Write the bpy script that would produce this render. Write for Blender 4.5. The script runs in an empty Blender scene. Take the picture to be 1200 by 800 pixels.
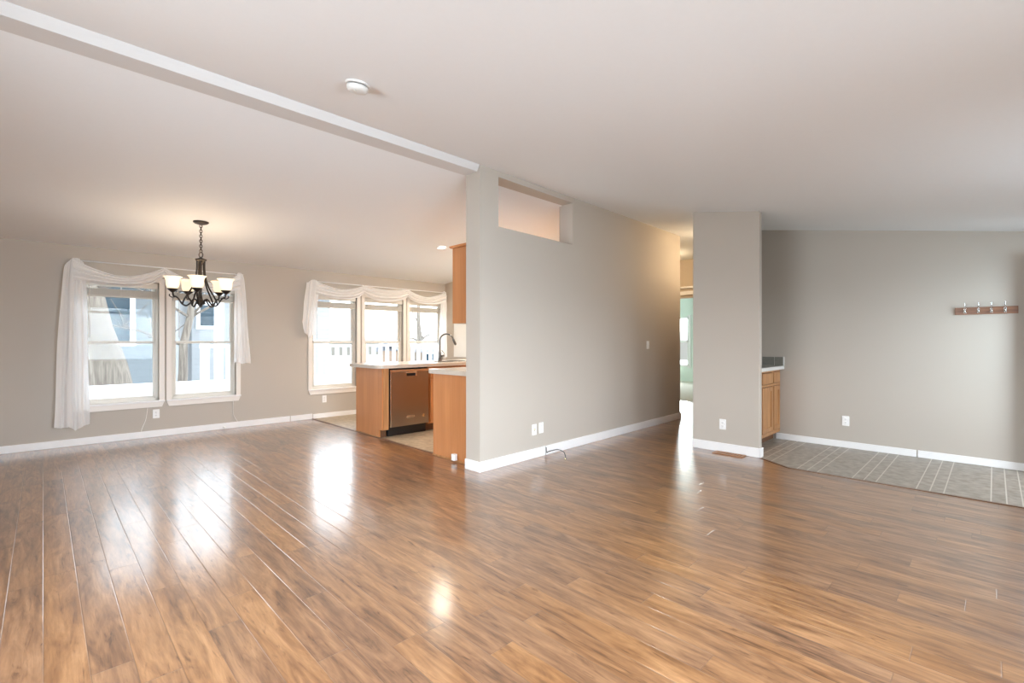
import bpy, bmesh, math, random
from mathutils import Vector, Matrix
random.seed(7)
S = bpy.context.scene
C = S.collection
PI = math.pi

# ------------------------------------------------------------------ camera, world, lights, exposure
CAM_H = 1.25
cam_d = bpy.data.cameras.new('camera')
cam_d.sensor_width = 36.0
cam_d.lens = 557.0 / 1200.0 * 36.0
cam_d.clip_start = 0.05
cam = bpy.data.objects.new('camera', cam_d)
C.objects.link(cam)
cam.location = (0, 0, CAM_H)
cam.rotation_euler = (PI / 2, 0, math.atan2(565, 557) - PI / 2)
S.camera = cam

S.view_settings.view_transform = 'Standard'
S.view_settings.look = 'None'
S.view_settings.exposure = 0.17
S.view_settings.gamma = 1.0
S.view_settings.use_curve_mapping = False
S.cycles.use_denoising = True
S.cycles.max_bounces = 12
S.cycles.diffuse_bounces = 8
S.cycles.transparent_max_bounces = 16
S.cycles.sample_clamp_indirect = 6.0
S.cycles.caustics_reflective = False
S.cycles.caustics_refractive = False

W = bpy.data.worlds.new('overcast_sky')
S.world = W
W.use_nodes = True
wn, wl = W.node_tree.nodes, W.node_tree.links
bg = wn['Background']
SKY = 6.0
bg.inputs['Strength'].default_value = SKY
tcw = wn.new('ShaderNodeTexCoord')
sepw = wn.new('ShaderNodeSeparateXYZ')
rampw = wn.new('ShaderNodeValToRGB')
rampw.color_ramp.elements[0].position = 0.03
rampw.color_ramp.elements[0].color = (0.95, 0.97, 1.0, 1)
rampw.color_ramp.elements[1].position = 0.7
rampw.color_ramp.elements[1].color = (0.82, 0.90, 1.0, 1)
_e = rampw.color_ramp.elements.new(0.0)          # dull ground below the horizon
_e.color = (0.10, 0.10, 0.095, 1)
wl.new(tcw.outputs['Generated'], sepw.inputs[0])
wl.new(sepw.outputs[2], rampw.inputs[0])
wl.new(rampw.outputs[0], bg.inputs['Color'])


def area_light(name, loc, rot, sx, sy, power, col, spread=PI):
    d = bpy.data.lights.new(name, 'AREA')
    d.shape = 'RECTANGLE'
    d.size, d.size_y = sx, sy
    d.energy = power
    d.color = col
    d.spread = spread
    o = bpy.data.objects.new(name, d)
    o.location = loc
    o.rotation_euler = rot
    C.objects.link(o)
    return o


def point_light(name, loc, power, col, r=0.05):
    d = bpy.data.lights.new(name, 'POINT')
    d.energy = power
    d.color = col
    d.shadow_soft_size = r
    o = bpy.data.objects.new(name, d)
    o.location = loc
    C.objects.link(o)
    return o


# daylight that enters through the windows and the open door in the wall behind the camera
DAY = (0.76, 0.89, 1.0)
area_light('front_window_daylight', (1.3, -1.12, 1.45), (PI / 2 - 0.42, 0, 0), 2.2, 1.5, 130, DAY, 2.15)
area_light('side_fill_light', (-2.0, 2.0, 1.45), (PI / 2 - 0.40, 0, -PI / 2), 2.0, 1.5, 125, (0.84, 0.93, 1.0), 2.55)  # added fill light outside the unseen left wall, evens out the room
area_light('front_window_daylight', (4.0, -1.12, 1.45), (PI / 2 - 0.40, 0, 0), 1.4, 1.5, 22, DAY, 2.9)
area_light('open_door_daylight', (5.75, -1.12, 1.30), (PI / 2 - 0.05, 0, -0.65), 0.75, 0.85, 9.5, (0.66, 0.86, 1.0), 1.7)
area_light('green_room_daylight', (14.6, 7.1, 1.35), (PI / 2, 0, PI / 2), 1.3, 1.5, 180, (0.95, 1.0, 0.98))
for wx in (0.70, 1.61, 3.474, 4.392, 5.30):           # sky portals in the five back windows
    po = area_light('sky_portal', (wx, 7.92, 1.25), (-PI / 2, 0, 0), 0.77, 1.54, 1, (1, 1, 1))
    po.data.cycles.is_portal = True


# ------------------------------------------------------------------ materials
def new_mat(name):
    m = bpy.data.materials.new(name)
    m.use_nodes = True
    nt = m.node_tree
    return m, nt.nodes, nt.links, nt.nodes['Principled BSDF']


def N(nodes, kind, **kw):
    n = nodes.new(kind)
    for k, v in kw.items():
        setattr(n, k, v)
    return n


def mathn(nodes, links, op, a, b=None):
    n = nodes.new('ShaderNodeMath')
    n.operation = op
    for i, v in enumerate((a, b)):
        if v is None:
            continue
        if isinstance(v, (int, float)):
            n.inputs[i].default_value = v
        else:
            links.new(v, n.inputs[i])
    return n.outputs[0]


def plain(name, col, rough=0.5, metal=0.0, noise=0.0, nscale=30.0, bump=0.0, coat=0.0, emit=None, estr=0.0):
    m, n, l, p = new_mat(name)
    p.inputs['Base Color'].default_value = (*col, 1)
    p.inputs['Roughness'].default_value = rough
    p.inputs['Metallic'].default_value = metal
    if coat:
        p.inputs['Coat Weight'].default_value = coat
        p.inputs['Coat Roughness'].default_value = 0.12
    if emit:
        p.inputs['Emission Color'].default_value = (*emit, 1)
        p.inputs['Emission Strength'].default_value = estr
    if noise or bump:
        tc = N(n, 'ShaderNodeTexCoord')
        nz = N(n, 'ShaderNodeTexNoise')
        nz.inputs['Scale'].default_value = nscale
        nz.inputs['Detail'].default_value = 4
        l.new(tc.outputs['Object'], nz.inputs['Vector'])
        if noise:
            mx = N(n, 'ShaderNodeMix', data_type='RGBA')
            mx.inputs[6].default_value = (*[c * (1 - noise) for c in col], 1)
            mx.inputs[7].default_value = (*[min(1, c * (1 + noise)) for c in col], 1)
            l.new(nz.outputs[0], mx.inputs[0])
            l.new(mx.outputs[2], p.inputs['Base Color'])
        if bump:
            b = N(n, 'ShaderNodeBump')
            b.inputs['Strength'].default_value = bump
            b.inputs['Distance'].default_value = 0.002
            l.new(nz.outputs[0], b.inputs['Height'])
            l.new(b.outputs[0], p.inputs['Normal'])
    return m


def wood(name, light, dark, axis='Z', rough=0.35, scale=6.0):
    m, n, l, p = new_mat(name)
    tc = N(n, 'ShaderNodeTexCoord')
    mp = N(n, 'ShaderNodeMapping')
    sc = {'X': (0.6, 8, 8), 'Y': (8, 0.6, 8), 'Z': (8, 8, 0.6)}[axis]
    mp.inputs['Scale'].default_value = sc
    nz = N(n, 'ShaderNodeTexNoise')
    nz.inputs['Scale'].default_value = scale
    nz.inputs['Detail'].default_value = 6
    nz.inputs['Distortion'].default_value = 0.6
    rp = N(n, 'ShaderNodeValToRGB')
    rp.color_ramp.elements[0].position = 0.3
    rp.color_ramp.elements[0].color = (*dark, 1)
    rp.color_ramp.elements[1].position = 0.7
    rp.color_ramp.elements[1].color = (*light, 1)
    l.new(tc.outputs['Object'], mp.inputs[0])
    l.new(mp.outputs[0], nz.inputs['Vector'])
    l.new(nz.outputs[0], rp.inputs[0])
    l.new(rp.outputs[0], p.inputs['Base Color'])
    p.inputs['Roughness'].default_value = rough
    return m


def plank_floor():
    m, n, l, p = new_mat('laminate_planks')
    geo = N(n, 'ShaderNodeNewGeometry')
    sep = N(n, 'ShaderNodeSeparateXYZ')
    l.new(geo.outputs['Position'], sep.inputs[0])
    X, Y = sep.outputs[0], sep.outputs[1]
    u = mathn(n, l, 'DIVIDE', X, 0.127)
    row = mathn(n, l, 'FLOOR', u)
    fu = mathn(n, l, 'FRACT', u)
    wn1 = N(n, 'ShaderNodeTexWhiteNoise', noise_dimensions='1D')
    l.new(row, wn1.inputs['W'])
    v = mathn(n, l, 'ADD', mathn(n, l, 'DIVIDE', Y, 1.21), mathn(n, l, 'MULTIPLY', wn1.outputs[0], 7.0))
    col = mathn(n, l, 'FLOOR', v)
    fv = mathn(n, l, 'FRACT', v)
    cid = N(n, 'ShaderNodeCombineXYZ')
    l.new(row, cid.inputs[0])
    l.new(col, cid.inputs[1])
    wn2 = N(n, 'ShaderNodeTexWhiteNoise', noise_dimensions='3D')
    l.new(cid.outputs[0], wn2.inputs['Vector'])
    # grain: stretched noise with its own offset per plank
    def grain(sx, sy, detail, dist, k):
        c = N(n, 'ShaderNodeCombineXYZ')
        l.new(mathn(n, l, 'ADD', mathn(n, l, 'MULTIPLY', X, sx), mathn(n, l, 'MULTIPLY', wn2.outputs[0], 37.0 * k)), c.inputs[0])
        l.new(mathn(n, l, 'ADD', mathn(n, l, 'MULTIPLY', Y, sy), mathn(n, l, 'MULTIPLY', wn2.outputs[0], 91.0 * k)), c.inputs[1])
        l.new(mathn(n, l, 'MULTIPLY', wn2.outputs[0], 13.0), c.inputs[2])
        z = N(n, 'ShaderNodeTexNoise')
        z.inputs['Scale'].default_value = 1.0
        z.inputs['Detail'].default_value = detail
        z.inputs['Roughness'].default_value = 0.62
        z.inputs['Distortion'].default_value = dist
        l.new(c.outputs[0], z.inputs['Vector'])
        return z.outputs[0]
    g1 = grain(13.0, 2.0, 6, 1.3, 1.0)
    g2 = grain(70.0, 5.0, 4, 0.4, 0.7)
    g3 = grain(26.0, 3.2, 3, 1.6, 1.7)
    mix = mathn(n, l, 'ADD', mathn(n, l, 'MULTIPLY', g1, 0.66), mathn(n, l, 'MULTIPLY', g2, 0.34))
    mix = mathn(n, l, 'ADD', mix, mathn(n, l, 'MULTIPLY', mathn(n, l, 'SUBTRACT', wn2.outputs[0], 0.5), 0.09))
    rp = N(n, 'ShaderNodeValToRGB')
    e = rp.color_ramp.elements
    e[0].position, e[0].color = 0.30, (0.070, 0.033, 0.017, 1)
    e[1].position, e[1].color = 0.70, (0.40, 0.230, 0.128, 1)
    a = e.new(0.44); a.color = (0.185, 0.092, 0.047, 1)
    a = e.new(0.55); a.color = (0.270, 0.144, 0.075, 1)
    l.new(mix, rp.inputs[0])
    # knots and mineral streaks
    rk = N(n, 'ShaderNodeValToRGB')
    rk.color_ramp.elements[0].position, rk.color_ramp.elements[0].color = 0.27, (0.36, 0.29, 0.25, 1)
    rk.color_ramp.elements[1].position, rk.color_ramp.elements[1].color = 0.40, (1, 1, 1, 1)
    l.new(g3, rk.inputs[0])
    mk = N(n, 'ShaderNodeMix', data_type='RGBA', blend_type='MULTIPLY')
    mk.inputs[0].default_value = 0.9
    l.new(rp.outputs[0], mk.inputs[6])
    l.new(rk.outputs[0], mk.inputs[7])
    hs = N(n, 'ShaderNodeHueSaturation')
    l.new(mk.outputs[2], hs.inputs['Color'])
    l.new(mathn(n, l, 'ADD', 1.02, mathn(n, l, 'MULTIPLY', wn2.outputs[0], 0.14)), hs.inputs['Saturation'])
    # bevelled seams
    du = mathn(n, l, 'MULTIPLY', mathn(n, l, 'MINIMUM', fu, mathn(n, l, 'SUBTRACT', 1.0, fu)), 0.127)
    dv = mathn(n, l, 'MULTIPLY', mathn(n, l, 'MINIMUM', fv, mathn(n, l, 'SUBTRACT', 1.0, fv)), 1.21)
    dd = mathn(n, l, 'MINIMUM', du, dv)
    seam = mathn(n, l, 'MINIMUM', mathn(n, l, 'DIVIDE', dd, 0.0028), 1.0)
    ms = N(n, 'ShaderNodeMix', data_type='RGBA')
    ms.inputs[6].default_value = (0.13, 0.070, 0.042, 1)
    l.new(mathn(n, l, 'ADD', 0.35, mathn(n, l, 'MULTIPLY', seam, 0.65)), ms.inputs[0])
    l.new(hs.outputs[0], ms.inputs[7])
    l.new(ms.outputs[2], p.inputs['Base Color'])
    # hand scraped waviness
    wv = N(n, 'ShaderNodeTexNoise')
    wv.inputs['Scale'].default_value = 1.0
    wv.inputs['Detail'].default_value = 2
    cw = N(n, 'ShaderNodeCombineXYZ')
    l.new(mathn(n, l, 'ADD', mathn(n, l, 'MULTIPLY', X, 26.0), mathn(n, l, 'MULTIPLY', wn2.outputs[0], 50.0)), cw.inputs[0])
    l.new(mathn(n, l, 'MULTIPLY', Y, 11.0), cw.inputs[1])
    l.new(cw.outputs[0], wv.inputs['Vector'])
    hgt = mathn(n, l, 'ADD', mathn(n, l, 'MULTIPLY', seam, 0.0013), mathn(n, l, 'MULTIPLY', wv.outputs[0], 0.0008))
    hgt = mathn(n, l, 'ADD', hgt, mathn(n, l, 'MULTIPLY', g2, 0.00012))
    b = N(n, 'ShaderNodeBump')
    b.inputs['Strength'].default_value = 0.55
    b.inputs['Distance'].default_value = 1.0
    l.new(hgt, b.inputs['Height'])
    l.new(b.outputs[0], p.inputs['Normal'])
    p.inputs['Roughness'].default_value = 0.34
    p.inputs['IOR'].default_value = 1.45
    p.inputs['Coat Weight'].default_value = 1.0
    p.inputs['Coat Roughness'].default_value = 0.17
    p.inputs['Coat IOR'].default_value = 1.68
    l.new(b.outputs[0], p.inputs['Coat Normal'])
    return m


def vinyl(name, c0, c1, line, grid):
    """mottled sheet vinyl with pale joint lines; grid = 'strips' (entry) or 'squares' (kitchen)"""
    m, n, l, p = new_mat(name)
    geo = N(n, 'ShaderNodeNewGeometry')
    sep = N(n, 'ShaderNodeSeparateXYZ')
    l.new(geo.outputs['Position'], sep.inputs[0])
    nz = N(n, 'ShaderNodeTexNoise')
    nz.inputs['Scale'].default_value = 14
    nz.inputs['Detail'].default_value = 7
    l.new(geo.outputs['Position'], nz.inputs['Vector'])
    rp = N(n, 'ShaderNodeValToRGB')
    rp.color_ramp.elements[0].position, rp.color_ramp.elements[0].color = 0.35, (*c0, 1)
    rp.color_ramp.elements[1].position, rp.color_ramp.elements[1].color = 0.66, (*c1, 1)
    l.new(nz.outputs[0], rp.inputs[0])
    masks = []
    if grid == 'strips':
        ph = mathn(n, l, 'FRACT', mathn(n, l, 'DIVIDE', mathn(n, l, 'ADD', sep.outputs[1], 5 * 0.449 - 0.292), 0.449))
        for pos in (0.0, 0.1938, 0.3875):
            d = mathn(n, l, 'ABSOLUTE', mathn(n, l, 'SUBTRACT', ph, pos))
            d = mathn(n, l, 'MINIMUM', d, mathn(n, l, 'SUBTRACT', 1.0, d))
            masks.append(mathn(n, l, 'LESS_THAN', d, 0.0042 / 0.449))
    else:
        for k in (0, 1):
            fr = mathn(n, l, 'FRACT', mathn(n, l, 'DIVIDE', sep.outputs[k], 0.305))
            d = mathn(n, l, 'MINIMUM', fr, mathn(n, l, 'SUBTRACT', 1.0, fr))
            masks.append(mathn(n, l, 'LESS_THAN', d, 0.012))
    mk = masks[0]
    for q in masks[1:]:
        mk = mathn(n, l, 'MAXIMUM', mk, q)
    mx = N(n, 'ShaderNodeMix', data_type='RGBA')
    mx.inputs[7].default_value = (*line, 1)
    l.new(mk, mx.inputs[0])
    l.new(rp.outputs[0], mx.inputs[6])
    l.new(mx.outputs[2], p.inputs['Base Color'])
    p.inputs['Roughness'].default_value = 0.38
    return m


def siding(name, col, pitch=0.12):
    m, n, l, p = new_mat(name)
    geo = N(n, 'ShaderNodeNewGeometry')
    sep = N(n, 'ShaderNodeSeparateXYZ')
    l.new(geo.outputs['Position'], sep.inputs[0])
    fr = mathn(n, l, 'FRACT', mathn(n, l, 'DIVIDE', sep.outputs[2], pitch))
    b = N(n, 'ShaderNodeBump')
    b.inputs['Distance'].default_value = 0.02
    l.new(fr, b.inputs['Height'])
    l.new(b.outputs[0], p.inputs['Normal'])
    p.inputs['Base Color'].default_value = (*col, 1)
    p.inputs['Roughness'].default_value = 0.6
    return m


def sheer(name):
    m, n, l, p = new_mat(name)
    out = n['Material Output']
    n.remove(p)
    df = N(n, 'ShaderNodeBsdfDiffuse'); df.inputs[0].default_value = (0.98, 0.98, 0.98, 1)
    tl = N(n, 'ShaderNodeBsdfTranslucent'); tl.inputs[0].default_value = (0.98, 0.98, 0.98, 1)
    tr = N(n, 'ShaderNodeBsdfTransparent')
    m1 = N(n, 'ShaderNodeMixShader'); m1.inputs[0].default_value = 0.42
    m2 = N(n, 'ShaderNodeMixShader'); m2.inputs[0].default_value = 0.07
    l.new(df.outputs[0], m1.inputs[1]); l.new(tl.outputs[0], m1.inputs[2])
    l.new(m1.outputs[0], m2.inputs[1]); l.new(tr.outputs[0], m2.inputs[2])
    l.new(m2.outputs[0], out.inputs[0])
    return m


def glass(name):
    m, n, l, p = new_mat(name)
    out = n['Material Output']
    n.remove(p)
    tr = N(n, 'ShaderNodeBsdfTransparent'); tr.inputs[0].default_value = (0.96, 0.98, 0.98, 1)
    gl = N(n, 'ShaderNodeBsdfGlossy'); gl.inputs[1].default_value = 0.02
    lw = N(n, 'ShaderNodeFresnel'); lw.inputs[0].default_value = 1.2
    mx = N(n, 'ShaderNodeMixShader')
    l.new(lw.outputs[0], mx.inputs[0])
    l.new(tr.outputs[0], mx.inputs[1]); l.new(gl.outputs[0], mx.inputs[2])
    l.new(mx.outputs[0], out.inputs[0])
    return m


M = dict(
    wall=plain('greige_wall_paint', (0.49, 0.446, 0.392), 0.72, noise=0.015, nscale=3, bump=0.06),
    kwall=plain('kitchen_wall_paint', (0.52, 0.45, 0.37), 0.7, noise=0.015, nscale=3),
    splash=plain('cream_backsplash', (0.80, 0.77, 0.70), 0.35, noise=0.02, nscale=9),
    green=plain('pale_green_wall_paint', (0.76, 0.85, 0.79), 0.7, noise=0.02, nscale=3),
    tan=plain('tan_hall_paint', (0.47, 0.40, 0.32), 0.7, noise=0.02, nscale=3),
    ceiling=plain('ceiling_white', (0.85, 0.885, 0.915), 0.85, noise=0.012, nscale=40, bump=0.10),
    beam=plain('beam_paint', (0.66, 0.66, 0.66), 0.7, noise=0.01, nscale=8),
    trim=plain('white_trim_paint', (0.85, 0.85, 0.85), 0.38, noise=0.01, nscale=8),
    vinylframe=plain('window_vinyl', (0.72, 0.70, 0.64), 0.40, noise=0.01, nscale=8),
    casing=plain('window_casing_paint', (0.80, 0.76, 0.71), 0.45, noise=0.01, nscale=8),
    blind=plain('blind_slats', (0.62, 0.59, 0.53), 0.5, noise=0.06, nscale=25),
    blindrail=plain('blind_rail', (0.86, 0.85, 0.82), 0.4, noise=0.02, nscale=8),
    plate=plain('white_cover_plate', (0.88, 0.88, 0.87), 0.3, noise=0.01, nscale=8),
    slot=plain('dark_slot', (0.05, 0.05, 0.05), 0.5, noise=0.05),
    floor=plank_floor(),
    entry=vinyl('entry_vinyl', (0.25, 0.215, 0.17), (0.38, 0.34, 0.285), (0.56, 0.52, 0.45), 'strips'),
    kfloor=vinyl('kitchen_vinyl', (0.34, 0.26, 0.17), (0.52, 0.42, 0.30), (0.34, 0.28, 0.20), 'squares'),
    carpet=plain('pale_carpet', (0.55, 0.51, 0.45), 0.95, noise=0.12, nscale=60, bump=0.4),
    maple=wood('honey_maple', (0.60, 0.262, 0.100), (0.50, 0.200, 0.070), 'Z', 0.32, 2.0),
    oak=wood('light_oak', (0.52, 0.27, 0.115), (0.36, 0.165, 0.062), 'Z', 0.4, 4.0),
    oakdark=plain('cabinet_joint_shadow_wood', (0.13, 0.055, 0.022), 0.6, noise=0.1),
    rackwood=wood('walnut_board', (0.33, 0.155, 0.080), (0.17, 0.070, 0.035), 'Y', 0.35, 5.0),
    counter=plain('beige_laminate_counter', (0.60, 0.53, 0.45), 0.25, noise=0.12, nscale=70),
    ecounter=plain('pale_counter_edge', (0.70, 0.70, 0.67), 0.35, noise=0.06, nscale=60),
    tile=plain('grey_splash_tile', (0.21, 0.205, 0.18), 0.35, noise=0.22, nscale=40),
    grout=plain('pale_grout', (0.60, 0.59, 0.55), 0.7, noise=0.05),
    steel=plain('brushed_stainless', (0.36, 0.325, 0.29), 0.30, 1.0, noise=0.05, nscale=4),
    steelbright=plain('bright_stainless', (0.72, 0.70, 0.67), 0.22, 1.0, noise=0.03, nscale=8),
    nickel=plain('dark_nickel', (0.15, 0.145, 0.14), 0.28, 1.0, noise=0.03, nscale=8),
    black=plain('black_plastic', (0.012, 0.012, 0.012), 0.4, noise=0.1),
    bronze=plain('oil_rubbed_bronze', (0.020, 0.014, 0.011), 0.38, 0.3, noise=0.15, nscale=20),
    shade=plain('lit_frosted_shade', (0.9, 0.82, 0.68), 0.4, emit=(1.0, 0.80, 0.52), estr=0.85, noise=0.02, nscale=20),
    lamp=plain('lit_diffuser', (0.9, 0.9, 0.85), 0.4, emit=(1.0, 0.93, 0.80), estr=5.0, noise=0.01),
    brass=plain('polished_brass', (0.85, 0.70, 0.45), 0.18, 1.0, noise=0.03),
    chrome=plain('polished_chrome', (0.80, 0.80, 0.80), 0.12, 1.0, noise=0.02),
    register=plain('wood_register', (0.36, 0.17, 0.075), 0.4, noise=0.2, nscale=12),
    strip=plain('dark_wood_strip', (0.15, 0.075, 0.042), 0.35, noise=0.15, nscale=15),
    cable=plain('black_cable', (0.03, 0.03, 0.03), 0.45, noise=0.1),
    cord=plain('white_cord', (0.80, 0.78, 0.74), 0.5, noise=0.03),
    sheer=sheer('white_sheer'),
    glass=glass('window_glass'),
    snow=plain('old_snow', (0.80, 0.82, 0.85), 0.8, noise=0.06, nscale=2),
    whitewood=plain('white_painted_railing', (0.84, 0.85, 0.86), 0.5, noise=0.02, nscale=6),
    board=siding('white_boards', (0.84, 0.85, 0.87), 0.14),
    greysiding=siding('grey_blue_siding', (0.155, 0.175, 0.185), 0.15),
    whitesiding=siding('pale_siding', (0.27, 0.28, 0.285), 0.15),
    tansiding=siding('tan_siding', (0.17, 0.105, 0.06), 0.15),
    roof=plain('roof_shingle', (0.20, 0.20, 0.21), 0.8, noise=0.2, nscale=12),
    darkglass=plain('far_window_glass', (0.025, 0.048, 0.065), 0.1, noise=0.1, nscale=2),
    bark=wood('pale_bark', (0.22, 0.19, 0.155), (0.10, 0.08, 0.065), 'Z', 0.9, 3.5),
    ivory=plain('smoke_detector_plastic', (0.72, 0.72, 0.70), 0.4, noise=0.01),
)

# ------------------------------------------------------------------ mesh helpers
WORLD = {}


def wloc(o):
    return WORLD.get(o.name, Vector((0, 0, 0)))


class MB:
    def __init__(s):
        s.bm = bmesh.new()

    def box(s, x0, x1, y0, y1, z0, z1, bev=0.0):
        r = bmesh.ops.create_cube(s.bm, size=1.0)
        vs = r['verts']
        for v in vs:
            v.co = Vector(((x0 + x1) / 2 + v.co.x * (x1 - x0), (y0 + y1) / 2 + v.co.y * (y1 - y0), (z0 + z1) / 2 + v.co.z * (z1 - z0)))
        if bev > 0:
            es = list({e for v in vs for e in v.link_edges})
            bmesh.ops.bevel(s.bm, geom=es, offset=bev, segments=2, profile=0.6, affect='EDGES')
        return s

    def prism(s, pts, axis, a, b):
        """extrude a polygon (2D points) along axis from a to b; pts are the two other axes in xyz order"""
        def mk(p, t):
            if axis == 'X': return (t, p[0], p[1])
            if axis == 'Y': return (p[0], t, p[1])
            return (p[0], p[1], t)
        lo = [s.bm.verts.new(mk(p, a)) for p in pts]
        hi = [s.bm.verts.new(mk(p, b)) for p in pts]
        k = len(pts)
        fs = [s.bm.faces.new(lo), s.bm.faces.new(hi)]
        for i in range(k):
            fs.append(s.bm.faces.new((lo[i], lo[(i + 1) % k], hi[(i + 1) % k], hi[i])))
        bmesh.ops.recalc_face_normals(s.bm, faces=fs)
        return s

    def tube(s, pts, r, seg=10, caps=True):
        pts = [Vector(p) for p in pts]
        rs = r if isinstance(r, (list, tuple)) else [r] * len(pts)
        rings = []
        up = Vector((0, 0, 1))
        prev = None
        for i, p in enumerate(pts):
            t = (pts[min(i + 1, len(pts) - 1)] - pts[max(i - 1, 0)])
            if t.length < 1e-9: t = Vector((0, 0, 1))
            t.normalize()
            if prev is None:
                a = up if abs(t.dot(up)) < 0.9 else Vector((1, 0, 0))
                nrm = t.cross(a).normalized()
            else:
                nrm = prev - t * prev.dot(t)
                if nrm.length < 1e-6:
                    nrm = t.cross(up if abs(t.dot(up)) < 0.9 else Vector((1, 0, 0)))
                nrm.normalize()
            prev = nrm
            bn = t.cross(nrm)
            rings.append([s.bm.verts.new(p + (nrm * math.cos(2 * PI * k / seg) + bn * math.sin(2 * PI * k / seg)) * rs[i]) for k in range(seg)])
        for i in range(len(rings) - 1):
            for k in range(seg):
                f = s.bm.faces.new((rings[i][k], rings[i][(k + 1) % seg], rings[i + 1][(k + 1) % seg], rings[i + 1][k]))
                f.smooth = True
        if caps:
            s.bm.faces.new(list(reversed(rings[0])))
            s.bm.faces.new(rings[-1])
        return s

    def lathe(s, prof, c=(0, 0, 0), axis='Z', seg=28, close=True):
        """prof: list of (r, h); axis Z up, 'Y' = towards -Y, 'X' = towards -X"""
        c = Vector(c)
        rings = []
        for r, h in prof:
            ring = []
            for k in range(seg):
                a = 2 * PI * k / seg
                if axis == 'Z': q = Vector((r * math.cos(a), r * math.sin(a), h))
                elif axis == 'Y': q = Vector((r * math.cos(a), -h, r * math.sin(a)))
                else: q = Vector((-h, r * math.cos(a), r * math.sin(a)))
                ring.append(s.bm.verts.new(c + q))
            rings.append(ring)
        fs = []
        for i in range(len(rings) - 1):
            for k in range(seg):
                f = s.bm.faces.new((rings[i][k], rings[i][(k + 1) % seg], rings[i + 1][(k + 1) % seg], rings[i + 1][k]))
                f.smooth = True
                fs.append(f)
        if close:
            fs.append(s.bm.faces.new(list(reversed(rings[0]))))
            fs.append(s.bm.faces.new(rings[-1]))
        bmesh.ops.recalc_face_normals(s.bm, faces=fs)
        return s

    def grid(s, fn, nu, nv):
        vs = [[s.bm.verts.new(fn(i / nu, j / nv)) for j in range(nv + 1)] for i in range(nu + 1)]
        for i in range(nu):
            for j in range(nv):
                f = s.bm.faces.new((vs[i][j], vs[i + 1][j], vs[i + 1][j + 1], vs[i][j + 1]))
                f.smooth = True
        return s

    def build(s, name, mat, parent=None, mats=None):
        me = bpy.data.meshes.new(name)
        xs = [v.co for v in s.bm.verts]
        lo = Vector((min(v.x for v in xs), min(v.y for v in xs), min(v.z for v in xs)))
        hi = Vector((max(v.x for v in xs), max(v.y for v in xs), max(v.z for v in xs)))
        base = Vector(((lo.x + hi.x) / 2, (lo.y + hi.y) / 2, lo.z))
        bmesh.ops.translate(s.bm, verts=s.bm.verts[:], vec=-base)
        s.bm.to_mesh(me)
        s.bm.free()
        me.materials.append(mat)
        o = bpy.data.objects.new(name, me)
        C.objects.link(o)
        WORLD[o.name] = base
        if parent:
            o.parent = parent
            o.location = base - wloc(parent)
        else:
            o.location = base
        return o


def smooth_path(pts, n=6):
    """Catmull-Rom through the points"""
    P = [Vector(p) for p in pts]
    P = [P[0] * 2 - P[1]] + P + [P[-1] * 2 - P[-2]]
    out = []
    for i in range(1, len(P) - 2):
        for k in range(n):
            t = k / n
            a, b, c, d = P[i - 1], P[i], P[i + 1], P[i + 2]
            out.append(0.5 * ((2 * b) + (c - a) * t + (2 * a - 5 * b + 4 * c - d) * t * t + (3 * b - a - 3 * c + d) * t ** 3))
    out.append(P[-2])
    return out


def tag(o, label, cat, group=None):
    o['label'] = label
    o['category'] = cat
    if group: o['group'] = group
    return o


def thing(name, label, cat, loc=(0, 0, 0), group=None):
    o = bpy.data.objects.new(name, None)
    o.empty_display_size = 0.1
    C.objects.link(o)
    o.location = loc
    WORLD[o.name] = Vector(loc)
    return tag(o, label, cat, group)


def struct(o):
    o['kind'] = 'structure'
    return o


def copy_tree(o, parent=None):
    c = o.copy()
    C.objects.link(c)
    if parent: c.parent = parent
    WORLD[c.name] = WORLD.get(o.name, Vector())
    for ch in list(o.children):
        copy_tree(ch, c)
    return c


def place(o, loc, rz=0.0):
    o.location = loc
    o.rotation_euler = (0, 0, rz)
    return o


# ------------------------------------------------------------------ the setting
YB = 7.74          # back wall
YF = -0.85         # front wall (behind the camera)
XL = -1.8          # left wall
XR = 6.74          # right wall
RY, RZ = 3.45, 2.94    # ridge


def zf(y): return RZ - 0.172 * (RY - y)      # living room ceiling
def zb(y): return 2.885 - 0.1185 * (y - 3.65)  # dining and kitchen ceiling


def holed_wall(mb, u0, u1, z0, z1, holes, put):
    """rectangular wall in (u,z) with rectangular holes; put(u0,u1,z0,z1) adds a box"""
    us = sorted({u0, u1, *[h[0] for h in holes], *[h[1] for h in holes]})
    for a, b in zip(us, us[1:]):
        mid = (a + b) / 2
        hs = sorted([h for h in holes if h[0] < mid < h[1]], key=lambda h: h[2])
        z = z0
        for h in hs:
            if h[2] > z: put(a, b, z, h[2])
            z = h[3]
        if z < z1: put(a, b, z, z1)


# floors
mb = MB(); mb.prism([(XL - .15, YF - .3), (5.24, YF - .3), (5.24, 1.42), (5.47, 1.76), (5.60, 1.76), (5.60, 2.45), (9.59, 2.45), (9.59, 5.3),
                     (7.2, 5.3), (7.2, 3.7), (3.10, 3.7), (3.10, 7.9), (XL - .15, 7.9)], 'Z', -0.06, 0.0)
struct(mb.build('floor', M['floor']))
mb = MB(); mb.prism([(5.24, YF - .3), (XR + .15, YF - .3), (XR + .15, 2.45), (5.60, 2.45), (5.60, 1.76), (5.47, 1.76), (5.24, 1.42)], 'Z', -0.06, -0.001)
struct(mb.build('floor', M['entry']))
mb = MB(); mb.box(3.10, 5.9, 3.7, 7.9, -0.06, -0.001)
struct(mb.build('floor', M['kfloor']))
mb = MB(); mb.box(9.59, 14.6, 2.4, 8.0, -0.06, 0.002)
struct(mb.build('floor', M['carpet']))

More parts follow.
